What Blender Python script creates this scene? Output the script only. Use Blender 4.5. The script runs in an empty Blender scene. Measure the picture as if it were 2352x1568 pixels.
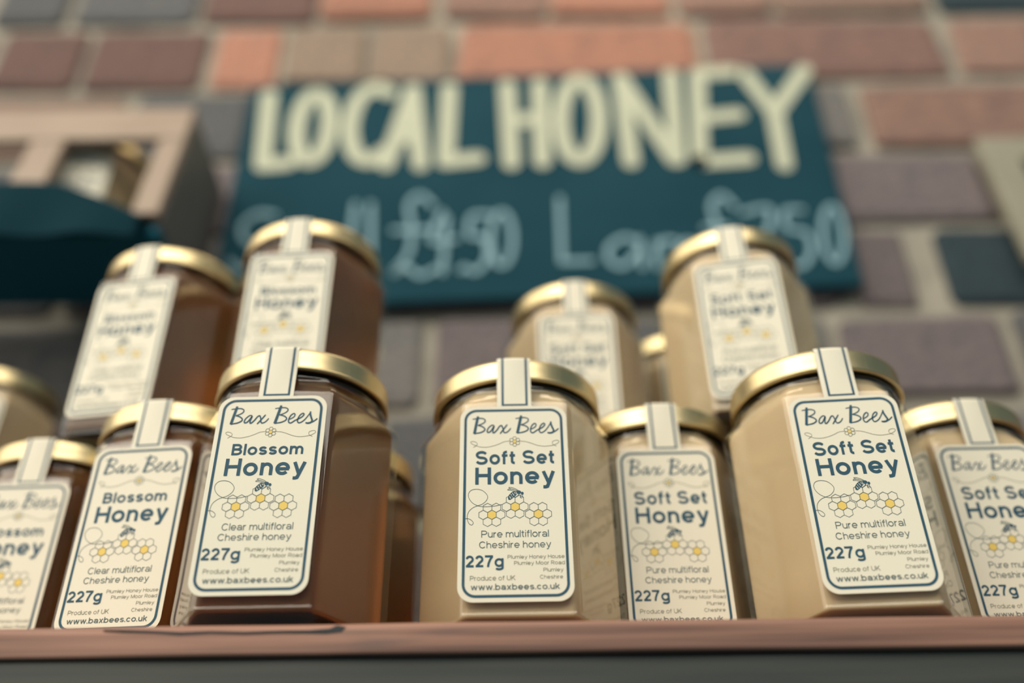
import bpy, bmesh, math, random
from mathutils import Matrix, Vector

# ------------------------------------------------------------------ camera, world, light, exposure
MM = 0.001
ZC = 1.10                      # eye height (m); all layout below is in mm relative to the eye
scene = bpy.context.scene
COL = scene.collection
rng = random.Random(7)

PITCH, ROLL = 0.5961235, -0.0153341
cp, sp, cr, sr = math.cos(PITCH), math.sin(PITCH), math.cos(ROLL), math.sin(ROLL)
fw = Vector((0, cp, sp)); up0 = Vector((0, -sp, cp)); rt0 = Vector((1, 0, 0))
rt = cr * rt0 + sr * up0
up = -sr * rt0 + cr * up0
cam_data = bpy.data.cameras.new('camera')
cam = bpy.data.objects.new('camera', cam_data)
COL.objects.link(cam)
M = Matrix.Identity(4)
for i in range(3):
    M[i][0], M[i][1], M[i][2] = rt[i], up[i], -fw[i]
M[2][3] = ZC
cam.matrix_world = M
cam_data.sensor_width = 36.0
cam_data.lens = 34.414
cam_data.clip_start = 0.01
cam_data.clip_end = 50
cam_data.dof.use_dof = True
cam_data.dof.focus_distance = 0.323
cam_data.dof.aperture_fstop = 2.85
scene.camera = cam

world = bpy.data.worlds.new('room_light')
scene.world = world
world.use_nodes = True
bg = world.node_tree.nodes['Background']
bg.inputs[0].default_value = (0.36, 0.55, 0.62, 1)
bg.inputs[1].default_value = 0.21


def area_light(name, loc, target, size, energy, color, size_y=None):
    d = bpy.data.lights.new(name, 'AREA')
    d.energy = energy
    d.color = color
    d.size = size
    if size_y:
        d.shape = 'RECTANGLE'
        d.size_y = size_y
    o = bpy.data.objects.new(name, d)
    COL.objects.link(o)
    o.location = loc
    o.rotation_euler = (Vector(target) - Vector(loc)).to_track_quat('-Z', 'Y').to_euler()
    return o


TGT = (0.0, 0.35, ZC + 0.2)
area_light('window_daylight', (-1.6, -0.5, ZC + 1.2), TGT, 2.6, 34, (1.0, 0.91, 0.76), 2.2)
area_light('shop_front_daylight', (-0.3, -1.7, ZC + 2.0), TGT, 3.2, 52, (1.0, 0.92, 0.79), 1.4)
area_light('added_warm_backlight', (0.12, 0.30, ZC + 1.05), (0.05, 0.50, ZC + 0.40), 0.5, 0.9, (1.0, 0.80, 0.56), 0.12)  # unseen warm light, added to glow through the honey and lift the wall

vs = scene.view_settings
vs.view_transform = 'Standard'
vs.look = 'None'
vs.exposure = 0.45
vs.gamma = 1.0
vs.use_curve_mapping = False
scene.cycles.use_denoising = True
scene.cycles.max_bounces = 14
scene.cycles.transmission_bounces = 12
scene.cycles.transparent_max_bounces = 24
scene.cycles.glossy_bounces = 6
scene.cycles.caustics_reflective = False
scene.cycles.sample_clamp_indirect = 4.0

# ------------------------------------------------------------------ materials


def material(name):
    m = bpy.data.materials.new(name)
    m.use_nodes = True
    nt = m.node_tree
    return m, nt, nt.nodes['Principled BSDF'], nt.nodes['Material Output']


def plain(name, color, rough=0.6, metal=0.0, spec=0.4):
    m, nt, p, out = material(name)
    p.inputs['Base Color'].default_value = (*color, 1)
    p.inputs['Roughness'].default_value = rough
    p.inputs['Metallic'].default_value = metal
    p.inputs['Specular IOR Level'].default_value = spec
    return m


def noise_color(nt, p, c1, c2, scale, detail=4, stretch=(1, 1, 1), bump=0.0, bump_dist=0.001, contrast=(0.3, 0.7), mul=None):
    tc = nt.nodes.new('ShaderNodeTexCoord')
    mp = nt.nodes.new('ShaderNodeMapping')
    mp.inputs['Scale'].default_value = stretch
    nz = nt.nodes.new('ShaderNodeTexNoise')
    nz.inputs['Scale'].default_value = scale
    nz.inputs['Detail'].default_value = detail
    rp = nt.nodes.new('ShaderNodeValToRGB')
    rp.color_ramp.elements[0].position, rp.color_ramp.elements[1].position = contrast
    rp.color_ramp.elements[0].color = (*c1, 1)
    rp.color_ramp.elements[1].color = (*c2, 1)
    nt.links.new(tc.outputs['Object'], mp.inputs[0])
    nt.links.new(mp.outputs[0], nz.inputs['Vector'])
    nt.links.new(nz.outputs['Fac'], rp.inputs[0])
    if mul is not None:
        mx = nt.nodes.new('ShaderNodeMix')
        mx.data_type = 'RGBA'
        mx.blend_type = 'MULTIPLY'
        mx.inputs[0].default_value = 1
        nt.links.new(rp.outputs[0], mx.inputs[6])
        nt.links.new(mul, mx.inputs[7])
        nt.links.new(mx.outputs[2], p.inputs['Base Color'])
    else:
        nt.links.new(rp.outputs[0], p.inputs['Base Color'])
    if bump:
        b = nt.nodes.new('ShaderNodeBump')
        b.inputs['Strength'].default_value = bump
        b.inputs['Distance'].default_value = bump_dist
        nt.links.new(nz.outputs['Fac'], b.inputs['Height'])
        nt.links.new(b.outputs[0], p.inputs['Normal'])
    return nz, rp


def mat_glass():
    m, nt, p, out = material('jar_glass')
    nt.nodes.remove(p)
    tr = nt.nodes.new('ShaderNodeBsdfTransparent')
    tr.inputs[0].default_value = (0.93, 0.96, 0.95, 1)
    gl = nt.nodes.new('ShaderNodeBsdfGlossy')
    gl.inputs['Roughness'].default_value = 0.03
    gl.inputs['Color'].default_value = (1, 1, 1, 1)
    fr = nt.nodes.new('ShaderNodeFresnel')
    fr.inputs['IOR'].default_value = 1.52
    ge = nt.nodes.new('ShaderNodeNewGeometry')
    inv = nt.nodes.new('ShaderNodeMath'); inv.operation = 'SUBTRACT'
    inv.inputs[0].default_value = 1.0
    mul = nt.nodes.new('ShaderNodeMath'); mul.operation = 'MULTIPLY'
    nt.links.new(ge.outputs['Backfacing'], inv.inputs[1])
    nt.links.new(fr.outputs[0], mul.inputs[0])
    nt.links.new(inv.outputs[0], mul.inputs[1])
    mx = nt.nodes.new('ShaderNodeMixShader')
    nt.links.new(mul.outputs[0], mx.inputs[0])
    nt.links.new(tr.outputs[0], mx.inputs[1])
    nt.links.new(gl.outputs[0], mx.inputs[2])
    nt.links.new(mx.outputs[0], out.inputs['Surface'])
    return m


def mat_soft_honey():
    m, nt, p, out = material('soft_set_honey')
    noise_color(nt, p, (0.61, 0.425, 0.245), (0.67, 0.475, 0.285), 22, 3)
    p.inputs['Roughness'].default_value = 0.55
    p.inputs['Subsurface Weight'].default_value = 0.35
    p.inputs['Subsurface Radius'].default_value = (1.0, 0.6, 0.25)
    p.inputs['Subsurface Scale'].default_value = 0.006
    return m


def mat_blossom_honey():
    m, nt, p, out = material('blossom_honey')
    p.inputs['Base Color'].default_value = (0.95, 0.78, 0.5, 1)
    p.inputs['Roughness'].default_value = 0.28
    p.inputs['IOR'].default_value = 1.33
    p.inputs['Transmission Weight'].default_value = 1.0
    df = nt.nodes.new('ShaderNodeBsdfDiffuse')
    df.inputs[0].default_value = (0.40, 0.20, 0.085, 1)
    mx = nt.nodes.new('ShaderNodeMixShader')
    mx.inputs[0].default_value = 0.25
    nt.links.new(p.outputs[0], mx.inputs[1])
    nt.links.new(df.outputs[0], mx.inputs[2])
    nt.links.new(mx.outputs[0], out.inputs['Surface'])
    va = nt.nodes.new('ShaderNodeVolumeAbsorption')
    va.inputs['Color'].default_value = (0.82, 0.45, 0.06, 1)
    va.inputs['Density'].default_value = 30
    nt.links.new(va.outputs[0], out.inputs['Volume'])
    return m


def mat_lid():
    m, nt, p, out = material('gold_lid')
    p.inputs['Base Color'].default_value = (0.68, 0.55, 0.31, 1)
    p.inputs['Metallic'].default_value = 1.0
    p.inputs['Roughness'].default_value = 0.30
    tc = nt.nodes.new('ShaderNodeTexCoord')
    mp = nt.nodes.new('ShaderNodeMapping')
    mp.inputs['Rotation'].default_value = (0.3, 0.6, 0.2)
    mp.inputs['Scale'].default_value = (1, 18, 1)
    nz = nt.nodes.new('ShaderNodeTexNoise')
    nz.inputs['Scale'].default_value = 90
    nz.inputs['Detail'].default_value = 5
    nt.links.new(tc.outputs['Object'], mp.inputs[0])
    nt.links.new(mp.outputs[0], nz.inputs['Vector'])
    mr = nt.nodes.new('ShaderNodeMapRange')
    mr.inputs['To Min'].default_value = 0.30
    mr.inputs['To Max'].default_value = 0.44
    nt.links.new(nz.outputs['Fac'], mr.inputs[0])
    nt.links.new(mr.outputs[0], p.inputs['Roughness'])
    return m


def mat_brick():
    m, nt, p, out = material('old_brick')
    oi = nt.nodes.new('ShaderNodeObjectInfo')
    noise_color(nt, p, (0.60, 0.63, 0.68), (1.06, 1.0, 0.96), 17, 6, bump=0.6, bump_dist=0.003, mul=oi.outputs['Color'])
    p.inputs['Roughness'].default_value = 0.9
    return m


def mat_wood(name, c1, c2, scale, stretch, dark=None, rough=0.6):
    m, nt, p, out = material(name)
    nz, rp = noise_color(nt, p, c1, c2, scale, 6, stretch, bump=0.25, bump_dist=0.0006)
    p.inputs['Roughness'].default_value = rough
    if dark:
        tc = nt.nodes.new('ShaderNodeTexCoord')
        mp = nt.nodes.new('ShaderNodeMapping')
        mp.inputs['Scale'].default_value = (9, 55, 130)
        n2 = nt.nodes.new('ShaderNodeTexNoise')
        n2.inputs['Scale'].default_value = 1.0
        n2.inputs['Detail'].default_value = 3
        r2 = nt.nodes.new('ShaderNodeValToRGB')
        r2.color_ramp.elements[0].position, r2.color_ramp.elements[1].position = 0.62, 0.72
        r2.color_ramp.elements[0].color = (0, 0, 0, 1)
        r2.color_ramp.elements[1].color = (0.75, 0.75, 0.75, 1)
        mx = nt.nodes.new('ShaderNodeMix'); mx.data_type = 'RGBA'
        nt.links.new(tc.outputs['Object'], mp.inputs[0])
        nt.links.new(mp.outputs[0], n2.inputs['Vector'])
        nt.links.new(n2.outputs['Fac'], r2.inputs[0])
        nt.links.new(r2.outputs[0], mx.inputs[0])
        nt.links.new(rp.outputs[0], mx.inputs[6])
        mx.inputs[7].default_value = (*dark, 1)
        nt.links.new(mx.outputs[2], p.inputs['Base Color'])
    return m


GLASS = mat_glass()
SOFT = mat_soft_honey()
BLOSSOM = mat_blossom_honey()
LID = mat_lid()
LINER = plain('lid_lining', (0.07, 0.065, 0.05), 0.6)
PAPER = plain('cream_paper', (0.84, 0.78, 0.63), 0.55, spec=0.25)
INK = plain('blue_ink', (0.022, 0.085, 0.135), 0.55, spec=0.25)
INK_PALE = plain('grey_blue_ink', (0.09, 0.14, 0.15), 0.6, spec=0.2)
INK_LINE = plain('olive_line_ink', (0.20, 0.21, 0.16), 0.6, spec=0.2)
YELLOW = plain('honey_yellow_ink', (0.85, 0.60, 0.15), 0.55, spec=0.25)
BRICK = mat_brick()
m_, nt_, p_, o_ = material('lime_mortar')
noise_color(nt_, p_, (0.22, 0.205, 0.17), (0.40, 0.365, 0.30), 26, 6, bump=0.8, bump_dist=0.004)
p_.inputs['Roughness'].default_value = 0.95
MORTAR = m_
SHELF = mat_wood('worn_shelf_wood', (0.12, 0.06, 0.045), (0.42, 0.215, 0.148), 15, (0.45, 8, 20), dark=(0.055, 0.06, 0.065))
SPLIT = plain('dark_split_wood', (0.045, 0.05, 0.055), 0.9)
BEARER = mat_wood('dark_stained_wood', (0.025, 0.032, 0.03), (0.06, 0.063, 0.054), 12, (0.6, 6, 14))
FRAME_WOOD = mat_wood('grey_green_wood', (0.24, 0.23, 0.17), (0.31, 0.29, 0.22), 18, (1, 6, 1))
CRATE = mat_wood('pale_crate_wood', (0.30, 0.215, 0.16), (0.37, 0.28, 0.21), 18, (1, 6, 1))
BOARD_MAT = mat_wood('chalkboard_black', (0.004, 0.042, 0.062), (0.010, 0.058, 0.082), 12, (1, 1, 1), rough=0.85)
BOARD_MAT.node_tree.nodes['Principled BSDF'].inputs['Specular IOR Level'].default_value = 0.15
PAINT = plain('cream_sign_paint', (0.52, 0.54, 0.41), 0.7, spec=.2)
CHALK = plain('blue_grey_chalk', (0.27, 0.43, 0.49), 0.9, spec=.1)
CLOTH = plain('dark_cloth', (0.003, 0.028, 0.040), 0.9, spec=.1)
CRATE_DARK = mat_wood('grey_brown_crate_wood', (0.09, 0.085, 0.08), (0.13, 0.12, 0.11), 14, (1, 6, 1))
CRATE_BASE = plain('shade_tinted_crate_base', (0.012, 0.11, 0.16), 0.85, spec=.1)  # teal tone of the shaded underside put into the base colour

# ------------------------------------------------------------------ helpers


def link_mesh(name, verts, faces, mats, parent=None, idx=None, smooth=False, scale=MM):
    me = bpy.data.meshes.new(name)
    me.from_pydata([(x * scale, y * scale, z * scale) for x, y, z in verts], [], faces)
    for m in (mats if isinstance(mats, (list, tuple)) else [mats]):
        me.materials.append(m)
    if idx:
        me.polygons.foreach_set('material_index', idx)
    if smooth:
        me.polygons.foreach_set('use_smooth', [True] * len(me.polygons))
    me.update()
    o = bpy.data.objects.new(name, me)
    COL.objects.link(o)
    if parent:
        o.parent = parent
    return o


def tag(o, label=None, category=None, group=None, kind=None):
    if label: o['label'] = label
    if category: o['category'] = category
    if group: o['group'] = group
    if kind: o['kind'] = kind
    return o


def recalc(o):
    bm = bmesh.new(); bm.from_mesh(o.data)
    bmesh.ops.recalc_face_normals(bm, faces=bm.faces)
    bm.to_mesh(o.data); bm.free()
    return o


def box_mesh(x0, x1, y0, y1, z0, z1, bevel=0.0, segs=1):
    """bevelled box -> verts, faces (mm)"""
    bm = bmesh.new()
    bmesh.ops.create_cube(bm, size=1)
    for v in bm.verts:
        v.co = Vector((x0 + (v.co.x + .5) * (x1 - x0), y0 + (v.co.y + .5) * (y1 - y0), z0 + (v.co.z + .5) * (z1 - z0)))
    if bevel:
        bmesh.ops.bevel(bm, geom=bm.edges[:], offset=bevel, segments=segs, affect='EDGES', profile=0.5)
    bm.verts.ensure_lookup_table()
    V = [tuple(v.co) for v in bm.verts]
    F = [[v.index for v in f.verts] for f in bm.faces]
    bm.free()
    return V, F


def spline(pts, n=7):
    """Catmull-Rom through 2-D points"""
    if len(pts) < 3:
        return list(pts)
    P = [pts[0]] + list(pts) + [pts[-1]]
    out = []
    for i in range(1, len(P) - 2):
        p0, p1, p2, p3 = P[i - 1], P[i], P[i + 1], P[i + 2]
        for k in range(n):
            t = k / n
            out.append(tuple(0.5 * (2 * p1[j] + (p2[j] - p0[j]) * t + (2 * p0[j] - 5 * p1[j] + 4 * p2[j] - p3[j]) * t * t
                                    + (3 * p1[j] - p0[j] - 3 * p2[j] + p3[j]) * t ** 3) for j in range(2)))
    out.append(tuple(pts[-1]))
    return out


class Flat:
    """collects flat ink in a 2-D plane; every piece carries a material index"""
    def __init__(self):
        self.v, self.f, self.i, self.h, self.n = [], [], [], [], 0

    def poly(self, pts, mi):
        b = len(self.v)
        self.v += [tuple(p) for p in pts]
        self.f.append(list(range(b, b + len(pts)))); self.i.append(mi)
        self.n += 1; self.h += [self.n % 8] * len(pts)

    def ribbon(self, pts, width, mi, closed=False, taper=None, cap=False):
        P = []
        for p in pts:
            if not P or math.hypot(p[0] - P[-1][0], p[1] - P[-1][1]) > 1e-5:
                P.append(p)
        if closed and math.hypot(P[0][0] - P[-1][0], P[0][1] - P[-1][1]) < 1e-4:
            P.pop()
        n = len(P)
        if n < 2:
            return
        b = len(self.v)
        for k in range(n):
            if closed:
                a, c = P[k - 1], P[(k + 1) % n]
            else:
                a, c = P[max(k - 1, 0)], P[min(k + 1, n - 1)]
            q = P[k]
            d1 = (q[0] - a[0], q[1] - a[1]); d2 = (c[0] - q[0], c[1] - q[1])
            l1, l2 = math.hypot(*d1) or 1, math.hypot(*d2) or 1
            if a is q: d1, l1 = d2, l2
            if c is q: d2, l2 = d1, l1
            if a == q: d1, l1 = d2, l2
            if c == q: d2, l2 = d1, l1
            n1 = (-d1[1] / l1, d1[0] / l1); n2 = (-d2[1] / l2, d2[0] / l2)
            m = (n1[0] + n2[0], n1[1] + n2[1]); lm = math.hypot(*m)
            m = (m[0] / lm, m[1] / lm) if lm > 1e-6 else n1
            cosv = max(0.45, m[0] * n1[0] + m[1] * n1[1])
            w = width / 2 / cosv
            if taper: w *= taper(k / (n - 1))
            self.v += [(q[0] + m[0] * w, q[1] + m[1] * w), (q[0] - m[0] * w, q[1] - m[1] * w)]
        self.n += 1; self.h += [self.n % 8] * (2 * n)
        for k in range(n if closed else n - 1):
            k2 = (k + 1) % n
            self.f.append([b + 2 * k, b + 2 * k + 1, b + 2 * k2 + 1, b + 2 * k2]); self.i.append(mi)
        if cap:
            for q in (P[0], P[-1]):
                self.poly([(q[0] + width / 2 * math.cos(t * math.pi / 6), q[1] + width / 2 * math.sin(t * math.pi / 6)) for t in range(12)], mi)


def arc(cx, cy, rx, ry, a0, a1, n=14):
    return [(cx + rx * math.cos(math.radians(a0 + (a1 - a0) * k / n)), cy + ry * math.sin(math.radians(a0 + (a1 - a0) * k / n))) for k in range(n + 1)]


def glyph(ch, t):
    """grotesque sans letter built from strokes of weight t; cap height 1 -> (strokes, width)"""
    h, X = t / 2, 0.73
    if ch == ' ': return [], 0.24
    if ch == '.': return [[(h, 0), (h, t * 1.05)]], t
    if ch == 'l': return [[(h, 0), (h, 1)]], t
    if ch == 'i': return [[(h, 0), (h, X)], [(h, 1 - t), (h, 1)]], t
    if ch in 'oceg dbp'.replace(' ', '') or ch == 'q':
        w = 0.74 if ch != 'c' else 0.68
        ring = lambda a0, a1, n=26: arc(w / 2, X / 2, w / 2 - h, X / 2 - h * .9, a0, a1, n)
        if ch == 'o': return [ring(0, 360)], w
        if ch == 'c': return [ring(38, 322)], w
        if ch == 'e': return [ring(-2, 318), [(h, X * .48), (w - h * .4, X * .48)]], w
        if ch == 'g': return [ring(0, 360), [(w - h, X), (w - h, -.04)] + arc(w / 2, -.06, w / 2 - h, .23 - h, 0, -150, 10)], w
        if ch == 'd': return [ring(0, 360), [(w - h, 0), (w - h, 1)]], w
        if ch == 'b': return [ring(0, 360), [(h, 0), (h, 1)]], w
        if ch == 'p': return [ring(0, 360), [(h, -.27), (h, X)]], w
    if ch in 'nhru':
        w = 0.64
        rx = (w - t) / 2; ry = min(rx * 1.05, .3)
        if ch == 'n' or ch == 'h':
            return [[(h, 0), (h, X if ch == 'n' else 1)], arc(w / 2, X - h * .95 - ry, rx, ry, 180, 0, 12) + [(w - h, 0)]], w
        if ch == 'u':
            return [[(w - h, 0), (w - h, X)], [(h, X)] + arc(w / 2, h * .95 + ry, rx, ry, 180, 360, 12)], w
        return [[(h, 0), (h, X)], arc(h + .27, X - h - .28, .27, .28, 180, 82, 8)], .39
    if ch == 'm':
        w = 1.06; rx = (w - t) / 4; ry = min(rx * 1.15, .28); cy = X - h * .95 - ry
        return [[(h, 0), (h, X)], arc(h + rx, cy, rx, ry, 180, 0, 12) + [(w / 2, 0)], arc(w / 2 + rx, cy, rx, ry, 180, 0, 12) + [(w - h, 0)]], w
    if ch in 'sS':
        H, w = (X, .64) if ch == 's' else (1.0, .86)
        ry = (H - t * .95) / 4; rx = w / 2 - h
        return [arc(w / 2, H - h * .95 - ry, rx * .94, ry, 22, 270, 16)[:-1] + arc(w / 2, h * .95 + ry, rx, ry, 90, -160, 16)], w
    if ch == 'a':
        w = 0.70; ry2 = (X * .60 - t * .95) / 2
        return [arc(w / 2 - .01, X - h * .95 - .2, w / 2 - h - .01, .2, 160, 0, 12) + [(w - h - .02, .12), (w - h * .6, 0)],
                arc(w / 2 - .02, h * .95 + ry2, w / 2 - h - .02, ry2, 0, 360, 20)], w
    if ch == 'y':
        w = .70
        return [[(h * 1.05, X), (w / 2 + .01, .02)], [(w - h * 1.05, X), (w / 2 - .01, -.02), (w * .40, -.17), (w * .27, -.285 + h), (.07, -.285 + h)]], w
    if ch == 'f':
        return [[(.16, 0), (.16, .80)] + arc(.16 + .2, .80, .2, .2 - h, 180, 88, 8), [(0, X - h), (.40, X - h)]], .42
    if ch == 't':
        return [[(.17, .93), (.17, .2)] + arc(.17 + .17, .2, .17, .2 - h, 180, 275, 8), [(0, X - h), (.38, X - h)]], .40
    if ch == 'k':
        return [[(h, 0), (h, 1)], [(.58 - h * .4, X), (h, .24)], [(.25, .43), (.62 - h * .6, 0)]], .62
    if ch == 'x':
        return [[(h * 1.1, X), (.66 - h * 1.1, 0)], [(.66 - h * 1.1, X), (h * 1.1, 0)]], .66
    if ch == 'w':
        w = .98
        return [[(h, X), (.27 * w, 0)], [(.27 * w, 0), (.5 * w, X)], [(.5 * w, X), (.73 * w, 0)], [(.73 * w, 0), (w - h, X)]], w
    if ch in 'BPR':
        w = .80; k = .50 * w; m = .52 if ch == 'B' else .46
        up_r = (w - h if ch != 'B' else w * .94 - h) - k
        s = [[(h, 0), (h, 1)], [(h, 1 - h), (k, 1 - h)] + arc(k, (1 - h + m) / 2, up_r, (1 - h - m) / 2, 90, -90, 12) + [(h, m)]]
        if ch == 'B': s.append([(h, m), (k, m)] + arc(k, (m + h) / 2, w - h - k, (m - h) / 2, 90, -90, 12) + [(h, h)])
        if ch == 'R': s.append([(w * .45, m), (w - h * .6, 0)])
        return s, w
    if ch == 'H': return [[(h, 0), (h, 1)], [(.82 - h, 0), (.82 - h, 1)], [(h, .53), (.82 - h, .53)]], .82
    if ch == 'C': return [arc(.47, .5, .47 - h, .5 - h * .9, 38, 322, 26)], .92
    if ch == 'M': return [[(h, 0), (h, 1)], [(.98 - h, 0), (.98 - h, 1)], [(h, 1), (.49, .04)], [(.49, .04), (.98 - h, 1)]], .98
    if ch == 'U': return [[(h, 1), (h, .36)] + arc(.4, .36, .4 - h, .36 - h * .9, 180, 360, 14) + [(.8 - h, 1)]], .80
    if ch == 'K': return [[(h, 0), (h, 1)], [(.8 - h, 1), (h, .36)], [(.28, .58), (.84 - h * .6, 0)]], .84
    if ch == '2':
        w = .66
        return [arc(w / 2, 1 - h - .25, w / 2 - h, .25, 168, -28, 14) + [(w * .55, .38), (h * 1.4, h)], [(h * .4, h), (w, h)]], w
    if ch == '7':
        return [[(0, 1 - h), (.66, 1 - h)], [(.64 - h * .4, 1 - h), (.42, .62), (.30, .3), (.25, 0)]], .66
    raise ValueError(ch)


def write(flat, text, u0, u1, base, cap, t, mi):
    x, items = 0.0, []
    for ch in text:
        s, w = glyph(ch, t)
        items.append((x, s)); x += w + .11 + t * .12
    total = x - .11 - t * .12
    sx = (u1 - u0) / total
    for x0, strokes in items:
        for st in strokes:
            b = len(flat.v)
            flat.ribbon([(x0 + px, py) for px, py in st], t, mi)
            for k in range(b, len(flat.v)):
                vx, vy = flat.v[k]
                flat.v[k] = (u0 + vx * sx, base + vy * cap)


TRACE = {
 'B1s': [(-12.32,-3.79), (-12.83,-6.56), (-13.47,-10.18), (-13.63,-10.77)],
 'B1t': [(-14.21,-4.93), (-12.7,-4.69), (-10.95,-4.66), (-9.92,-5.21), (-9.98,-6.11), (-10.94,-6.86), (-12.39,-7.4)],
 'B1b': [(-12.39,-7.4), (-10.93,-7.86), (-9.97,-8.77), (-10.2,-9.59), (-11.5,-10.29), (-13.58,-10.64)],
 'a': [(-6.72,-7.51), (-7.6,-7.49), (-8.76,-8.63), (-9.13,-9.87), (-8.75,-10.28), (-7.89,-9.8), (-6.73,-7.84), (-7.08,-9.32), (-7.11,-10.37), (-6.59,-10.32), (-5.72,-9.35), (-4.84,-7.98), (-4.11,-7.66), (-3.68,-8.73), (-3.35,-10.22), (-2.77,-10.46), (-1.81,-9.92), (-0.93,-8.72)],
 'x': [(-2.16,-7.27), (-3.4,-9.06), (-4.65,-10.85)],
 'B2s': [(2.78,-3.76), (2.14,-6.85), (1.45,-10.15), (1.27,-10.8)],
 'B2t': [(0.77,-4.96), (2.32,-4.69), (4.07,-4.62), (5.17,-5.18), (5.06,-6.08), (4.03,-6.89), (2.57,-7.43)],
 'B2b': [(2.57,-7.43), (4.15,-7.89), (5.09,-8.73), (4.84,-9.62), (3.38,-10.35), (1.35,-10.67)],
 'ees': [(6.15,-9.25), (7.48,-8.45), (7.88,-7.46), (7.37,-7.02), (6.48,-7.77), (5.92,-9.25), (6.07,-10.4), (6.84,-10.65), (8.02,-9.78), (9.19,-9.15), (10.38,-8.34), (10.93,-7.36), (10.42,-7.02), (9.52,-7.83), (8.96,-9.31), (9.16,-10.46), (9.87,-10.64), (11.05,-9.84), (12.11,-8.38), (13.13,-6.57)],
 's': [(13.08,-6.34), (13.1,-7.4), (13.57,-8.9), (13.94,-9.9), (13.48,-10.65), (12.46,-10.86), (11.75,-10.68)],
 's2': [(12.18,-10.82), (13.77,-10.55), (14.81,-9.92), (15.65,-9.11)],
 'scrL': [(-1.14,-13.79), (-3.15,-13.98), (-4.88,-14.76), (-6.89,-15.53), (-9.46,-16.03), (-11.76,-15.82), (-12.9,-15.35), (-14.2,-14.74), (-14.78,-14.14), (-14.35,-13.7), (-13.35,-13.85), (-12.57,-14.45), (-12.62,-15.09), (-13.33,-15.66), (-13.9,-16.04)],
 'scrR': [(1.88,-13.85), (4.03,-14.06), (6.02,-14.74), (8.01,-15.56), (10.29,-15.99), (12.58,-15.81), (13.88,-15.54), (15.2,-14.82), (15.59,-14.18), (14.95,-13.75), (13.79,-13.99), (13.28,-14.56), (13.46,-15.28), (14.02,-15.67), (14.66,-16.01)],
 'loop': [(-16.31,-42.31), (-15.22,-42.33), (-14.12,-43.0), (-13.64,-43.88), (-14.1,-44.55), (-14.92,-44.15), (-15.54,-42.82), (-15.56,-41.05), (-14.98,-39.58), (-13.61,-38.35), (-11.96,-37.69), (-10.59,-37.12), (-9.35,-35.94), (-8.93,-34.58), (-9.49,-33.36), (-10.88,-32.17), (-12.84,-31.77), (-14.51,-32.2), (-15.33,-33.55), (-15.03,-35.23), (-13.9,-36.75), (-12.38,-37.68), (-10.86,-38.07), (-8.93,-38.14), (-6.45,-37.94), (-4.24,-37.44)],
 'bee_stripes': [[(-1.94,-34.71), (-1.51,-35.69)], [(-1.49,-34.05), (-0.84,-35.34)], [(-1.01,-33.46), (-0.28,-34.74)], [(-0.45,-33.07), (0.23,-34.15)]],
 'bee_abd': [(-2.01,-35.56), (-1.94,-34.56), (-1.29,-33.66), (-0.45,-32.98), (0.38,-33.09), (0.23,-34.0), (-0.48,-34.89), (-1.46,-35.69), (-2.01,-35.56)],
 'bee_w1': [(1.5,-32.89), (0.25,-32.78), (-1.28,-32.35), (-2.2,-32.28), (-1.91,-31.91), (-0.58,-32.0), (1.5,-32.89)],
 'bee_w2': [(1.5,-32.71), (0.25,-32.32), (-1.41,-31.74), (-1.82,-31.3), (-0.85,-31.38), (0.68,-32.02), (1.5,-32.71)],
 'bee_leg': [[(0.79,-33.7), (-0.06,-34.6), (0.21,-35.06)], [(1.62,-33.72), (1.06,-34.47), (0.08,-35.05)], [(2.17,-33.94), (1.88,-34.94), (2.43,-35.25)], [(2.59,-34.04), (2.76,-35.1)]],
}
PAINT_STROKES = [[(-183.9,582.2), (-179.7,509.0)], [(-179.6,508.4), (-161.4,510.0)], [(-134.4,546.4), (-135.2,533.0), (-137.7,522.0), (-141.5,514.7), (-146.1,512.3), (-150.7,514.9), (-154.8,522.3), (-157.6,533.5), (-158.9,546.9), (-158.3,560.6), (-155.9,572.3), (-152.0,580.3), (-147.3,583.0), (-142.4,580.0), (-138.2,571.9), (-135.4,560.1), (-134.4,546.4)], [(-91.8,583.3), (-103.0,589.0), (-115.1,576.0), (-119.1,545.5), (-112.9,519.0), (-102.0,511.6), (-92.3,520.0)], [(-73.5,586.1), (-89.5,507.1)], [(-73.5,586.1), (-64.5,506.6)], [(-83.8,534.3), (-67.1,535.4)], [(-45.3,587.0), (-46.5,509.0)], [(-46.5,509.0), (-23.0,511.9)], [(-0.7,589.2), (1.6,506.6)], [(24.4,590.3), (24.1,507.5)], [(0.0,550.4), (25.4,551.9)], [(67.9,549.8), (65.8,533.6), (61.9,520.3), (56.9,511.6), (51.4,508.6), (46.2,511.8), (42.1,520.7), (39.6,534.2), (39.2,550.4), (40.9,567.0), (44.7,581.3), (50.0,591.0), (55.8,594.4), (61.3,590.8), (65.5,580.9), (67.8,566.4), (67.9,549.8)], [(87.4,595.3), (88.5,506.2)], [(87.4,595.3), (120.3,507.7)], [(126.7,598.6), (122.4,507.7)], [(147.5,598.8), (138.4,505.1)], [(147.6,599.4), (176.4,601.4)], [(143.9,550.3), (172.9,553.6)], [(138.4,505.1), (173.5,507.8)], [(184.8,598.6), (200.7,555.1)], [(231.4,601.8), (200.7,555.1)], [(200.7,555.1), (199.0,501.0)]]
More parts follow.
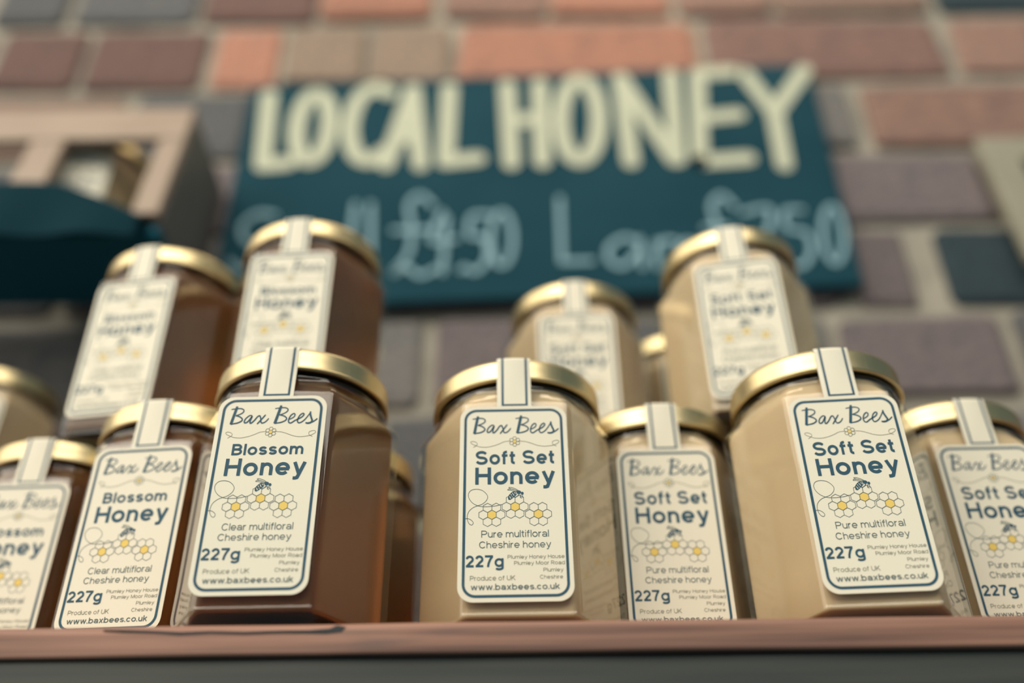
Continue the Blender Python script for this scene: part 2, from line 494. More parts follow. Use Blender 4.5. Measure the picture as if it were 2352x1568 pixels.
CHALK_STROKES = [[(-164.4,459.8), (-176.5,461.4), (-185.9,451.2), (-183.1,438.4), (-173.5,432.0), (-169.8,418.4), (-180.2,411.3), (-189.8,418.7)], [(-157.5,410.9), (-158.4,434.2), (-152.7,435.3), (-148.0,410.7)], [(-150.7,434.0), (-144.0,435.1), (-138.5,410.5)], [(-125.4,432.3), (-133.1,432.4), (-134.5,417.7), (-128.1,410.3), (-123.1,417.4)], [(-124.6,433.5), (-122.4,410.2)], [(-109.0,469.2), (-109.4,436.9), (-106.4,411.1)], [(-98.1,469.0), (-95.6,432.9), (-95.1,410.8)], [(-54.4,466.8), (-63.7,476.3), (-71.2,467.1), (-68.2,445.0), (-69.2,423.7), (-78.8,406.9), (-70.5,411.6), (-60.8,404.2), (-49.7,410.0)], [(-80.8,444.0), (-56.5,444.1)], [(-47.3,460.0), (-54.3,434.6), (-36.9,435.5)], [(-44.2,454.8), (-45.8,406.3)], [(-33.6,408.4), (-33.1,407.8)], [(-13.8,456.8), (-26.5,455.7), (-28.3,439.1), (-17.6,435.1), (-15.7,419.0), (-23.2,407.0), (-31.7,410.8)], [(1.7,434.7), (0.8,424.5), (-1.4,416.4), (-4.5,412.1), (-7.9,412.1), (-10.9,416.6), (-13.0,424.8), (-13.8,435.0), (-13.0,445.5), (-10.8,453.9), (-7.6,458.6), (-4.1,458.6), (-1.0,453.7), (1.0,445.2), (1.7,434.7)], [(35.2,471.6), (34.3,414.4)], [(34.3,414.4), (54.7,414.6)], [(87.3,430.5), (78.0,434.5), (66.8,426.0), (67.0,413.7), (76.1,409.9), (86.7,423.1)], [(88.5,433.0), (88.3,408.5)], [(99.8,430.3), (98.2,408.3)], [(99.7,424.1), (104.7,431.4), (112.4,431.3)], [(127.5,428.5), (118.0,429.9), (112.9,417.7), (119.4,407.9), (127.1,417.4)], [(128.6,429.7), (124.5,395.9), (116.3,389.0), (110.3,393.8)], [(135.0,419.7), (144.8,422.0), (144.1,430.6), (135.9,427.1), (133.9,411.2), (140.8,406.2), (147.1,410.9)], [(157.0,461.1), (149.5,471.9), (141.4,462.8), (142.0,444.6), (138.5,424.5), (130.9,410.0), (137.7,411.1), (144.6,406.2), (151.8,410.8)], [(133.9,442.2), (149.6,443.2)], [(162.0,455.1), (181.8,456.0), (164.5,407.0)], [(175.0,408.0), (175.4,407.4)], [(203.5,456.9), (191.6,455.8), (190.1,441.1), (202.7,435.7), (203.8,420.8), (195.7,407.6), (185.5,409.0)], [(228.4,434.0), (226.1,423.2), (222.9,414.7), (219.4,410.1), (216.3,410.2), (214.1,414.9), (213.2,423.5), (214.0,434.3), (216.1,445.2), (219.4,454.1), (223.0,459.1), (226.3,459.1), (228.5,454.0), (229.2,445.0), (228.4,434.0)]]

# ------------------------------------------------------------------ the setting: brick wall
YW = 524.0                     # brick faces (mm); mortar lies 6 mm behind
wall = link_mesh('wall_back', *box_mesh(-700, 700, YW + 6, YW + 60, -120, 900), MORTAR)
wall.location.z = ZC
tag(wall, kind='structure')

bm_variants = []
for s in range(4):
    V, F = box_mesh(-.5, .5, 0, 40, -.5, .5)
    bmv = bmesh.new()
    bmesh.ops.create_cube(bmv, size=1)
    bmesh.ops.bevel(bmv, geom=bmv.edges[:], offset=0.055, segments=1, affect='EDGES')
    for v in bmv.verts:
        v.co.x += rng.uniform(-.012, .012); v.co.z += rng.uniform(-.03, .03); v.co.y += rng.uniform(-.02, .02)
    me = bpy.data.meshes.new('brick'); bmv.to_mesh(me); bmv.free()
    me.materials.append(BRICK)
    bm_variants.append(me)


def brick(x0, x1, z0, z1, color, proud=0.0):
    o = bpy.data.objects.new('brick', rng.choice(bm_variants))
    COL.objects.link(o)
    o.parent = wall
    o.location = ((x0 + x1) / 2 * MM, (YW + 20 - proud) * MM, (z0 + z1) / 2 * MM)
    o.scale = ((x1 - x0) * MM, 40 * MM, (z1 - z0) * MM)
    o.rotation_euler = (rng.uniform(-.01, .01), rng.uniform(-.012, .012), rng.uniform(-.01, .01))
    o.color = (*color, 1)


SALMON, PINK, TAN = (0.50, 0.245, 0.17), (0.36, 0.22, 0.175), (0.38, 0.285, 0.215)
RED, BROWN, MAUVE = (0.26, 0.155, 0.13), (0.28, 0.19, 0.15), (0.22, 0.185, 0.19)
DARK, BLUE, GREY = (0.13, 0.135, 0.14), (0.03, 0.06, 0.075), (0.26, 0.25, 0.24)
DIM = (0.20, 0.115, 0.10)  # vignette towards the upper left, put into these bricks' colour
ROWS = {  # course bottom z -> (x0, x1, colour) as the photograph shows them, the rest of each course follows
    686: [(-700, -585, RED), (-570, -450, BROWN), (-432, -374, DARK), (-365, -264, DARK), (-257, -162, DIM), (-156, -64, SALMON), (-53, 32, PINK), (38, 136, SALMON),
          (146, 221, PINK), (228, 354, BROWN), (363, 480, BLUE), (490, 590, RED), (600, 700, BROWN)],
    606: [(-700, -560, BROWN), (-548, -425, RED), (-415, -347, DIM), (-340, -247, DIM), (-238, -186, SALMON), (-179, -117, TAN), (-110, -48, TAN), (-39, 153, SALMON),
          (164, 353, RED), (365, 480, PINK), (492, 590, BROWN), (600, 700, RED)],
    530: [(-700, -520, RED), (-508, -420, DARK), (-410, -300, BROWN), (-290, -200, DARK), (-188, 10, RED), (20, 222, RED), (234, 262, GREY), (274, 470, PINK), (482, 590, DARK), (600, 700, RED)],
    456: [(-700, -600, MAUVE), (-590, -400, BROWN), (-388, -290, DARK), (-278, -180, MAUVE), (-168, -70, RED), (-58, 40, BROWN), (52, 220, RED), (231, 346, MAUVE), (360, 470, GREY), (482, 590, RED), (600, 700, MAUVE)],
    384: [(-700, -520, MAUVE), (-508, -310, DARK), (-298, -200, GREY), (-188, -90, MAUVE), (-78, 20, MAUVE), (32, 222, MAUVE), (233, 272, MAUVE), (294, 400, BLUE), (412, 590, BROWN), (600, 700, MAUVE)],
    312: [(-700, -590, RED), (-580, -480, MAUVE), (-470, -370, MAUVE), (-358, -250, GREY), (-238, -140, DARK), (-128, -60, GREY), (-48, 40, MAUVE), (52, 130, DARK), (142, 204, GREY), (214, 318, MAUVE), (330, 430, DARK), (442, 560, MAUVE), (572, 700, RED)],
    238: [(-700, -520, MAUVE), (-508, -310, GREY), (-298, -180, MAUVE), (-168, -90, BROWN), (-78, -20, DARK), (-8, 150, MAUVE), (162, 350, GREY), (362, 550, DARK), (562, 700, BROWN)],
    163: [(-700, -600, BROWN), (-588, -480, MAUVE), (-468, -360, DARK), (-348, -240, MAUVE), (-228, -120, BROWN), (-108, 0, MAUVE), (12, 120, DARK), (132, 240, MAUVE), (252, 360, BROWN), (372, 480, MAUVE), (492, 600, GREY), (612, 700, RED)],
    88: [(-700, -500, MAUVE), (-488, -290, BROWN), (-278, -80, MAUVE), (-68, 130, MAUVE), (142, 340, BROWN), (352, 550, MAUVE), (562, 700, DARK)],
    762: [(-700, -520, RED), (-508, -310, BROWN), (-298, -100, RED), (-88, 110, SALMON), (122, 320, PINK), (332, 530, DARK), (542, 700, RED)],
}
tops = sorted(ROWS)
for zb, row in ROWS.items():
    later = [t for t in tops if t > zb]
    zt = (later[0] if later else zb + 76) - 11
    for x0, x1, c in row:
        j = rng.uniform(.88, 1.1)
        brick(x0, x1, zb + rng.uniform(-1, 1), zt + rng.uniform(-1.5, 1.5), tuple(ch * j * .9 for ch in c), rng.uniform(-1.5, 1.0))

# ------------------------------------------------------------------ shelf
ZS = 94.7                      # shelf top (mm above the eye)
SH_YAW = 0.0118
V, F = [], []
NX = 160
prof = [(0.0, -8.6), (0.0, -2.0), (0.25, -0.9), (0.9, -0.25), (2.0, 0.0), (241, 0.0), (241, -9.4), (0.9, -9.4), (0.25, -9.15)]
for i in range(NX + 1):
    x = -650 + 1300 * i / NX
    wob = 0.35 * math.sin(x * .021) + 0.2 * math.sin(x * .09 + 1)
    dent = 0.9 * math.exp(-((x + 95) / 45) ** 2)      # worn top edge
    for k, (y, z) in enumerate(prof):
        yy = y + ((wob - 1.5 / (1 + math.exp(-(x + 40) / 45))) if y < 100 else 0)
        zz = z
        if k in (1, 2, 3): zz -= dent * (1.0 if k != 3 else .5) ; yy += dent * (.3 if k > 1 else 0)
        V.append((x, yy, zz))
n = len(prof)
for i in range(NX):
    for k in range(n):
        F.append([i * n + k, i * n + (k + 1) % n, (i + 1) * n + (k + 1) % n, (i + 1) * n + k])
F.append(list(range(n))); F.append([NX * n + k for k in reversed(range(n))])
shelf = recalc(link_mesh('shelf', V, F, SHELF))
shelf.location = (0, 287.6 * MM, ZC + ZS * MM)
shelf.rotation_euler.z = SH_YAW
V, F = box_mesh(-650, 650, 1.6, 22, -46, -9.5, 0.8)
bearer = link_mesh('bearer_board', V, F, BEARER, parent=shelf)
sp_pts = [(-122, -1.4), (-116, -2.1), (-108, -2.5), (-99, -3.3), (-90, -2.9), (-80, -3.3), (-70, -3.0), (-62, -3.2), (-56, -3.4), (-51.5, -2.9), (-50.5, -1.5), (-53, -1.0), (-55, -1.9), (-61, -2.3), (-70, -2.3), (-80, -2.6), (-90, -2.3), (-99, -2.5), (-108, -1.9), (-116, -1.5)]
V = [(x, -.2 + .35 * math.sin(x * .021) + 0.2 * math.sin(x * .09 + 1) - 1.5 / (1 + math.exp(-(x + 40) / 45)), z) for x, z in sp_pts] + [(x, 1.0, z) for x, z in sp_pts]
nn = len(sp_pts)
F = [list(range(nn)), list(range(2 * nn - 1, nn - 1, -1))] + [[k, (k + 1) % nn, nn + (k + 1) % nn, nn + k] for k in range(nn)]
split = recalc(link_mesh('edge_split', V, F, SPLIT, parent=shelf))
split['label'] = 'dark split along the worn front edge'
bearer['label'] = 'dark stained board under the front edge'
tag(shelf, 'worn reddish wooden shelf plank the honey jars stand on', 'shelf')

# ------------------------------------------------------------------ honey jar prototypes
AP, RHO = 32.2, 2.4            # apothem and corner radius of the hexagonal body
C30 = math.cos(math.radians(30))


def hex_r(theta, a, rho):
    d = (math.degrees(theta) + 90) % 60
    d = min(d, 60 - d)
    dl = math.radians(d)
    lc = (a - rho) / C30
    beta = math.radians(30) - dl
    flat_half = (a - rho) * math.tan(math.radians(30))
    if a * math.tan(dl) <= flat_half:
        return a / math.cos(dl)
    return lc * math.cos(beta) + math.sqrt(max(rho * rho - (lc * math.sin(beta)) ** 2, 0))


THETAS = []
for k in range(6):
    base = -90 + 60 * k
    for d in (-27.5, -25, -20, -10, 0, 10, 20, 25, 27.5, 28.8, 30):
        THETAS.append(math.radians(base + d))
    THETAS.append(math.radians(base + 31.2))
THETAS.sort()


def loft(rings):
    """rings: (z, apothem, blend to circle, circle radius)"""
    V, F = [], []
    n = len(THETAS)
    for z, a, t, rc in rings:
        for th in THETAS:
            r = hex_r(th, a, RHO) * (1 - t) + rc * t
            V.append((r * math.cos(th), r * math.sin(th), z))
    for i in range(len(rings) - 1):
        for k in range(n):
            k2 = (k + 1) % n
            F.append([i * n + k, i * n + k2, (i + 1) * n + k2, (i + 1) * n + k])
    return V, F, n


def body_rings(inset, z0, z1):
    a = AP - inset
    rings = [(z0, a - 3.0, 0, 0), (z0 + .2, a - 1.6, 0, 0), (z0 + .8, a - .8, 0, 0), (z0 + 2.0, a - .4, 0, 0), (z0 + 4.4, a - .35, 0, 0), (z0 + 4.9, a - .1, 0, 0), (z0 + 5.3, a + .1, 0, 0), (z0 + 5.8, a + .1, 0, 0), (z0 + 6.3, a - .05, 0, 0), (z0 + 7, a, 0, 0)]
    for z in (20, 40, 60, 74, 80.5):
        rings.append((z, a, 0, 0))
    nr = 29.6 - inset
    for z, t in ((81.8, .02), (83.0, .09), (84.5, .24), (86.0, .42), (87.5, .61), (88.6, .75), (89.2, .80), (89.7, .85), (90.3, .89), (90.9, .93), (91.5, 1.0)):
        rings.append((z, a - 1.3 * t, t, nr + (.75 if 89 < z < 90.5 else 0)))
    rings = [r for r in rings if r[0] < z1]
    for z, rr in ((92.2, nr), (93.0, nr + .5), (94.0, nr + .5), (95, nr), (99, nr - .3)):
        if z < z1: rings.append((z, 0, 1, rr))
    return rings


V, F, n = loft(body_rings(0, 0, 200))
F.append(list(reversed(range(n))))
glass0 = recalc(link_mesh('jar_glass', V, F, GLASS, smooth=True))
for p in glass0.data.polygons:
    if len(p.vertices) > 4: p.use_smooth = False


def honey_obj(mat, top):
    R = [(5.4, AP - 3.2, 0, 0), (5.6, AP - 2.3, 0, 0), (6.2, AP - 2.0, 0, 0)] + [r for r in body_rings(2.0, 0, top) if r[0] > 8]
    V, F, n = loft(R)
    F.append(list(reversed(range(n))))
    F.append([(len(R) - 1) * n + k for k in range(n)])
    o = recalc(link_mesh('honey', V, F, mat, smooth=True))
    for p in o.data.polygons:
        if len(p.vertices) > 4: p.use_smooth = False
    return o


soft0, blossom0 = honey_obj(SOFT, 90.95), honey_obj(BLOSSOM, 90.95)

LIDP = [(15, 99.7), (27, 99.7), (29.5, 99.7), (30.2, 98.5), (30.2, 93.6), (29.9, 92.7), (30.3, 92.0), (30.9, 91.8), (31.7, 91.85), (32.1, 92.2), (32.15, 92.5), (32.0, 92.8), (31.85, 93.0), (31.8, 93.3), (31.8, 96), (31.8, 98.6), (31.78, 98.9), (31.65, 99.8),
        (31.2, 100.5), (30.5, 100.9), (29.6, 101.0), (28.6, 100.9), (28.0, 100.5), (27.2, 100.3), (15, 100.3)]
V, F = [], []
NL = 96
for r, z in LIDP:
    for k in range(NL):
        t = 2 * math.pi * k / NL
        V.append((r * math.cos(t), r * math.sin(t), z))
for i in range(len(LIDP) - 1):
    for k in range(NL):
        F.append([i * NL + k, i * NL + (k + 1) % NL, (i + 1) * NL + (k + 1) % NL, (i + 1) * NL + k])
F.append([(len(LIDP) - 1) * NL + k for k in range(NL)])
F.append([k for k in reversed(range(NL))])
lid_idx = [1 if i < 5 * NL else 0 for i in range((len(LIDP) - 1) * NL)] + [0, 1]
lid0 = recalc(link_mesh('lid', V, F, [LID, LINER], idx=lid_idx, smooth=True))

# --- the paper label with its tamper strip, and its print
LW, LH, LZ = 37.0, 70.5, 80.1   # width, height, height of the top edge above the jar base
LY = -(AP + 0.22)
SC, SHW, RL = 0.4, 6.05, 32.5   # strip centre, half width, lid radius under the strip


def rrect(w0, w1, v0, v1, r, n=9):
    pts = []
    for cx, cy, a0 in ((w1 - r, v1 - r, 0), (w0 + r, v1 - r, 90), (w0 + r, v0 + r, 180), (w1 - r, v0 + r, 270)):
        pts += arc(cx, cy, r, r, a0, a0 + 90, n)
    return pts


def strip_pt(u, s, off=0.0):
    """point on the strip: s = mm along it, upwards from the label's top edge"""
    x = SC + u
    r = RL + off
    ylid = -math.sqrt(r * r - x * x)
    z = LZ + s
    if z < 92.4:
        k = max(0.0, min(1.0, (z - LZ) / (92.4 - LZ)))
        return (x, (LY - off) * (1 - k) + ylid * k, z)
    if z < 99.6:
        return (x, ylid, z)
    e = z - 99.6
    if e < 2.4:
        ph = e / 2.4 * math.pi / 2
        return (x, ylid + 1.5 * (1 - math.cos(ph)), 99.6 + (1.5 + off) * math.sin(ph))
    return (x, ylid + 1.5 + (e - 2.4), 101.1 + off)


lab = rrect(-LW / 2, LW / 2, -LH, 0, 5.0)
V, F = [], []
for off in (0.0, 0.16):
    for u, v in lab: V.append((u, LY + .16 - off, LZ + v))
n = len(lab)
F.append(list(range(n, 2 * n))); F.append(list(reversed(range(n))))
for k in range(n): F.append([k, (k + 1) % n, n + (k + 1) % n, n + k])
NS = 44
b = len(V)
for i in range(NS + 1):
    s = -0.6 + 33.0 * i / NS
    for j in range(9):
        V.append(strip_pt(-SHW + 2 * SHW * j / 8, s, 0.01 if s >= 0 else 0.0))
for i in range(NS):
    for j in range(8):
        q = b + i * 9 + j
        F.append([q, q + 1, q + 10, q + 9])
label0 = link_mesh('label', V, F, PAPER)


def make_print(kind):
    fl = Flat()
    I, P2, LN, YL = 0, 1, 2, 3
    # border
    fl.ribbon(rrect(-LW / 2 + 1.85, LW / 2 - 1.85, -LH + 1.9, -1.6, 3.9), 0.86, I, closed=True)
    # script lettering
    thick = lambda t: 0.55 + 0.45 * min(1, 3 * min(t + .15, 1.15 - t))
    for k, w in (('B1s', .92), ('B1t', .38), ('B1b', .45), ('a', .43), ('x', .42), ('B2s', .92), ('B2t', .38), ('B2b', .45), ('ees', .43), ('s', .62), ('s2', .4)):
        fl.ribbon(spline(TRACE[k], 8), w, I, taper=thick)
    # scroll and small flower
    for k in ('scrL', 'scrR'): fl.ribbon(spline(TRACE[k], 8), .13, LN)
    fx, fy = 0.36, -13.98
    for k in range(6):
        a = math.radians(30 + 60 * k)
        c = (fx + 1.25 * math.cos(a), fy + 1.25 * math.sin(a))
        fl.ribbon([(c[0] + .68 * math.cos(math.radians(60 * j)), c[1] + .68 * math.sin(math.radians(60 * j))) for j in range(6)], .16, LN, closed=True)
    fl.poly([(fx + .62 * math.cos(math.radians(60 * j + 30)), fy + .62 * math.sin(math.radians(60 * j + 30))) for j in range(6)], YL)
    # names
    if kind == 'soft':
        write(fl, 'Soft Set', -13.1, 13.8, -22.6, 5.1, .175, I)
        write(fl, 'Pure multifloral', -10.95, 10.96, -49.0, 2.38, .102, P2)
    else:
        write(fl, 'Blossom', -11.7, 12.15, -22.5, 4.15, .175, I)
        write(fl, 'Clear multifloral', -10.9, 11.8, -49.2, 2.38, .102, P2)
    write(fl, 'Honey', -13.1, 13.8, -30.05, 6.25, .175, I)
    write(fl, 'Cheshire honey', -11.65, 11.6, -52.65, 2.3, .102, P2)
    write(fl, '227g', -15.95, -3.8, -59.0, 3.9, .17, I)
    write(fl, 'Plumley Honey House', -2.5, 15.75, -56.35, 1.25, .10, LN)
    write(fl, 'Plumley Moor Road', -.44, 15.75, -58.45, 1.25, .10, LN)
    write(fl, 'Plumley', 8.84, 15.2, -60.8, 1.22, .10, LN)
    write(fl, 'Cheshire', 7.7, 15.0, -63.15, 1.25, .10, LN)
    write(fl, 'Produce of UK', -14.5, -.1, -63.45, 1.55, .105, LN)
    write(fl, 'www.baxbees.co.uk', -14.2, 13.8, -66.55, 1.95, .14, P2)
    # loop, honeycomb and bee
    fl.ribbon(spline(TRACE['loop'], 7), .14, P2)
    rr = 1.66
    for cx, cy in ((-7.52, -41.05), (.14, -38.3), (7.78, -41.03)):
        for j in range(7):
            if j == 6: c = (cx, cy)
            else: c = (cx + 2.86 * math.cos(math.radians(60 * j)), cy + 2.86 * math.sin(math.radians(60 * j)))
            hx = [(c[0] + rr * math.cos(math.radians(60 * k + 30)), c[1] + rr * math.sin(math.radians(60 * k + 30))) for k in range(6)]
            if j == 6: fl.poly(hx, YL)
            fl.ribbon(hx, .14, P2, closed=True)
    for s in TRACE['bee_stripes']: fl.ribbon(s, .42, I)
    fl.ribbon(spline(TRACE['bee_abd'], 4), .2, I)
    for cx, cy, rx, ry in ((1.45, -33.1, .78, .62), (2.62, -33.5, .45, .5)):
        fl.poly(arc(cx, cy, rx, ry, 0, 345, 15), I)
    for k in ('bee_w1', 'bee_w2'): fl.ribbon(spline(TRACE[k], 4), .14, P2)
    for s in TRACE['bee_leg']: fl.ribbon(s, .17, I)
    # onto the label; printed pieces lie on thin steps so overlapping inks never share a plane
    step = {0: .10, 1: .08, 2: .06, 3: .02}
    vz = {}
    for f, mi in zip(fl.f, fl.i):
        for q in f: vz[q] = step[mi]
    V = [(u, LY - vz.get(q, .04) - fl.h[q] * .006, LZ + v) for q, (u, v) in enumerate(fl.v)]
    F, I_ = list(fl.f), list(fl.i)
    # blue lines on the strip
    def band(u0, u1, s0, s1, ns):
        b = len(V)
        nu = 3 if abs(u1 - u0) < 2 else 9
        for i in range(ns + 1):
            for j in range(nu):
                V.append(strip_pt(u0 + (u1 - u0) * j / (nu - 1), s0 + (s1 - s0) * i / ns, .06))
        for i in range(ns):
            for j in range(nu - 1):
                q = b + i * nu + j
                F.append([q, q + 1, q + nu + 1, q + nu]); I_.append(0)
    band(-4.45, -3.65, .25, 32, 44)
    band(4.0, 4.8, .25, 32, 44)
    band(-4.0, 4.4, .25, .95, 2)
    return link_mesh('label_print', V, F, [INK, INK_PALE, INK_LINE, YELLOW], idx=I_)


print_soft0, print_blossom0 = make_print('soft'), make_print('blossom')
PROTO = {'soft': (glass0, soft0, lid0, label0, print_soft0), 'blossom': (glass0, blossom0, lid0, label0, print_blossom0)}
for o in (glass0, soft0, blossom0, lid0, label0, print_soft0, print_blossom0):
    COL.objects.unlink(o)


def jar(kind, x, y, z, yaw, label, group, du=0.0):
    """x, y: jar axis; z: base (all mm)"""
    root = bpy.data.objects.new('honey_jar', None)
    root.empty_display_size = 0.02
    COL.objects.link(root)
    root.location = (x * MM, y * MM, ZC + z * MM)
    root.rotation_euler.z = yaw
    tag(root, label, 'jar', group)
    gl, ho, li, la, pr = PROTO[kind]
    lab_copy = None
    for src in (gl, ho, li, la):
        c = src.copy(); COL.objects.link(c); c.parent = root
        if src is li: c.rotation_euler.z = rng.uniform(0, 6.28)
        if src is la:
            lab_copy = c
            c.location.x = -du * MM      # label stuck on slightly off centre
    lab_copy['label'] = 'cream paper label with blue border and tamper strip'
    c = pr.copy(); COL.objects.link(c); c.parent = lab_copy
    c['label'] = 'blue printed lettering, bee and honeycomb'
    return root


def at_label(lx, ly, yaw, du=0.0):
    d = AP + 0.3
    return lx - math.sin(yaw) * d + math.cos(yaw) * du, ly + math.cos(yaw) * d + math.sin(yaw) * du


FRONT = 'honey jars standing on the shelf front'
STACK = 'honey jars stacked on other jars'
for kind, lx, ly, yaw, du, text in (
    ('blossom', -82.05, 288.94, -.011, 2.0, 'dark amber Blossom honey jar, sharp, large, third jar from the left on the shelf'),
    ('soft', 0.02, 298.30, -.004, 1.1, 'creamy Soft Set honey jar, sharp, in the middle of the shelf beside amber jar'),
    ('soft', 114.42, 294.80, -.075, -.5, 'creamy Soft Set honey jar, sharp, large, tilted-looking label, second jar from right on shelf'),
    ('soft', 57.30, 332.4, -.007, .6, 'creamy Soft Set honey jar set back in the gap between two larger front jars'),
    ('blossom', -137.6, 323.9, -.083, -.8, 'dark Blossom honey jar with readable label, second from the left on the shelf'),
    ('blossom', -194.4, 353.2, -.032, -1.0, 'dark Blossom honey jar cut off by the left edge of the photo'),
    ('soft', 178.46, 332.44, -.007, 0, 'creamy Soft Set honey jar cut off by the right edge of the photo'),
):
    x, y = at_label(lx, ly, yaw, du)
    jar(kind, x, y, ZS, yaw, text, FRONT, du)
for kind, lx, ly, yaw, text in (
    ('blossom', -169.85, 352.16, -.149, 'blurred amber Blossom honey jar stacked at far left, its label almost whole'),
    ('blossom', -95.94, 334.39, -.049, 'blurred amber Blossom honey jar stacked highest on the left, lid in front of sign'),
    ('soft', 30.65, 383.52, -.046, 'blurred creamy Soft Set honey jar stacked behind the middle front jar'),
    ('soft', 100.25, 344.83, -.158, 'blurred creamy Soft Set honey jar stacked highest on the right, under the sign price'),
):
    x, y = at_label(lx, ly, yaw)
    jar(kind, x, y, ZS + 101.0, yaw, text, STACK)
BACK = 'honey jars in the rows behind'
jar('blossom', -76, 388.5, ZS, math.pi, 'very blurred dark honey jar showing right behind the front amber jar', BACK)
HID = 'honey jar in the second row hidden behind the front jars'
for kind, x, y in (('soft', -1, 401), ('soft', 66.5, 433), ('soft', 141, 437), ('soft', -291, 484)):
    jar(kind, x, y, ZS, 0, HID, 'hidden jars holding up the stack')
jar('soft', 92, 462, ZS + 101.0, .1, 'very blurred jar with gold lid glimpsed between the two stacked creamy jars', BACK)
jar('soft', -296, 484, ZS + 101.0, .1, 'very blurred olive jar at the left edge behind the stacked amber jar', BACK)

# ------------------------------------------------------------------ sign board
YB = 516.0
sign = bpy.data.objects.new('chalkboard_sign', None)
COL.objects.link(sign)
sign.location = (20 * MM, YB * MM, ZC + 390 * MM)
tag(sign, 'dark chalkboard sign reading LOCAL HONEY hung on the brick wall', 'sign')
V, F = [], []
quad = [(-199.5, 378.5), (233.5, 391.0), (236.5, 610.5), (-199.0, 593.5)]
for y in (0.0, 7.0):
    for x, z in quad: V.append((x - 20, y, z - 390))
F = [[0, 1, 2, 3], [7, 6, 5, 4], [0, 4, 5, 1], [1, 5, 6, 2], [2, 6, 7, 3], [3, 7, 4, 0]]
board = recalc(link_mesh('board', V, F, BOARD_MAT, parent=sign))
bmb = bmesh.new(); bmb.from_mesh(board.data)
bmesh.ops.bevel(bmb, geom=bmb.edges[:], offset=0.0012, segments=2, affect='EDGES')
bmb.to_mesh(board.data); bmb.free()


def strokes_obj(name, strokes, width, mat, y, label):
    fl = Flat()
    for s in strokes:
        closed = len(s) > 10 and math.hypot(s[0][0] - s[-1][0], s[0][1] - s[-1][1]) < 3
        fl.ribbon(spline(s, 6) if len(s) > 2 else s, width, 0, closed=closed, cap=not closed)
    V = [(x - 20, y - fl.h[q] * .03, z - 390) for q, (x, z) in enumerate(fl.v)]
    o = link_mesh(name, V, fl.f, mat, parent=sign)
    o['label'] = label
    return o


for a, b_, word in ((0, 9, 'LOCAL'), (9, 23, 'HONEY')):
    strokes_obj('painted_word', PAINT_STROKES[a:b_], 12.5, PAINT, -.25, 'cream brush lettering ' + word)
for k, (a, b_, word) in enumerate(((0, 7, 'word Small'), (7, 14, 'price after Small'), (14, 23, 'word Large'), (23, 99, 'price after Large'))):
    strokes_obj('chalk_word', CHALK_STROKES[a:b_], 3.8, CHALK, -.25 - .3 * (k % 2), 'blue-grey chalk ' + word)

# ------------------------------------------------------------------ wooden boxes on the wall


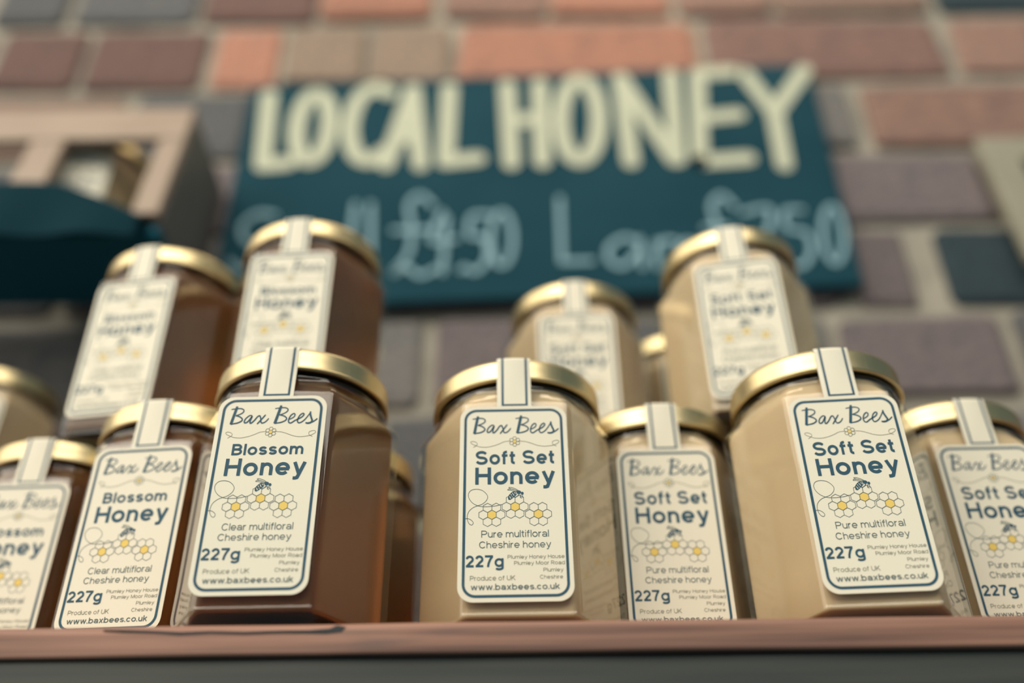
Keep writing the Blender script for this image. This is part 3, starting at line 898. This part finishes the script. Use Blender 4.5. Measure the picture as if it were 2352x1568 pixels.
def crate(x0, x1, stiles, label):
    root = bpy.data.objects.new('wooden_crate', None)
    COL.objects.link(root)
    xc = (x0 + x1) / 2
    root.location = (xc * MM, 485 * MM, ZC + 375 * MM)
    tag(root, label, 'crate')
    Z0, Z1 = 375.0, 495.0
    yf = lambda z: 429 + (z - 375) * 0.156      # front leans back
    YK = YW - 1

    def part(name, pts8):
        o = recalc(link_mesh(name, [(x - xc, y - 485, z - 375) for x, y, z in pts8],
                             [[0, 1, 2, 3], [4, 7, 6, 5], [0, 4, 5, 1], [1, 5, 6, 2], [2, 6, 7, 3], [3, 7, 4, 0]],
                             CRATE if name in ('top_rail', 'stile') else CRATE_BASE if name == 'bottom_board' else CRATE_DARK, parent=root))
        bmx = bmesh.new(); bmx.from_mesh(o.data)
        bmesh.ops.bevel(bmx, geom=bmx.edges[:], offset=0.0008, segments=1, affect='EDGES')
        bmx.to_mesh(o.data); bmx.free()

    def slab(name, xa, xb, za, zb, front=True, depth=7.0):
        YK = YW - (20 if name == 'bottom_board' else 1)
        if front:
            part(name, [(xa, yf(za), za), (xb, yf(za), za), (xb, yf(za) + depth, za), (xa, yf(za) + depth, za),
                        (xa, yf(zb), zb), (xb, yf(zb), zb), (xb, yf(zb) + depth, zb), (xa, yf(zb) + depth, zb)])
        else:
            part(name, [(xa, yf(za) + 7.2, za), (xb, yf(za) + 7.2, za), (xb, YK, za), (xa, YK, za),
                        (xa, yf(zb) + 7.2, zb), (xb, yf(zb) + 7.2, zb), (xb, YK, zb), (xa, YK, zb)])
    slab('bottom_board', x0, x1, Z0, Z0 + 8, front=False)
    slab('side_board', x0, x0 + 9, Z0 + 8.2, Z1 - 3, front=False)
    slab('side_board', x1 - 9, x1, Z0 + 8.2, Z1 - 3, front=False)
    slab('top_rail', x0, x1, Z1 - 34, Z1)
    for a, b_ in stiles: slab('stile', a, b_, Z0 + 12, Z1 - 34.2)
    return root


crate(-500, -207, [(-223, -207), (-305, -283), (-386, -366)], 'pale wooden box with upright bars on the wall left of the sign')
fr = bpy.data.objects.new('wooden_rack', None)
COL.objects.link(fr)
fr.location = (440 * MM, 512 * MM, ZC + 402 * MM)
fr.rotation_euler.x = -0.07                      # leans back against the wall
tag(fr, 'pale greenish wooden rack edge at the right border of the photo', 'rack')
for nm, x0, x1, z0, z1 in (('stile', -98, -72, 0, 120), ('stile', 72, 98, 0, 120), ('rail', -71.8, 71.8, 96, 120), ('rail', -71.8, 71.8, 0, 24)):
    link_mesh(nm, *box_mesh(x0, x1, -8, 0, z0, z1, .8), FRAME_WOOD, parent=fr)
jar('soft', -279, 489.5, 383.2, .08, 'blurred creamy honey jar with white label inside the wooden box', 'jar in the wooden box')

# dark cloth hanging over the lower left box
NXc, NZc = 40, 26
V, F = [], []
for i in range(NXc + 1):
    k = i / NXc
    x = -452 + 240 * k
    top = 407 - 28 * max(0.0, (k - .76) / .24) ** 1.2
    for j in range(NZc + 1):
        s = j / NZc
        if s < .12:
            y = 444 - (444 - 424) * (s / .12); z = top + 2 * math.sin(s / .12 * 3.14)
        else:
            t = (s - .12) / .88
            z = top - t * (top - 363)
            y = 422.5 - 2 * t + 2.5 * math.sin(k * 26 + .8 * t) * (.2 + .6 * t)
        V.append((x + 332, y - 424, z - 368))
for i in range(NXc):
    for j in range(NZc):
        q = i * (NZc + 1) + j
        F.append([q, q + 1, q + NZc + 2, q + NZc + 1])
cloth = link_mesh('hanging_cloth', V, F, CLOTH, smooth=True)
cloth.location = (-332 * MM, 424 * MM, ZC + 368 * MM)
sol = cloth.modifiers.new('thickness', 'SOLIDIFY'); sol.thickness = 0.0015
tag(cloth, 'dark blue-black cloth hanging over the bottom of the left wooden box', 'cloth')
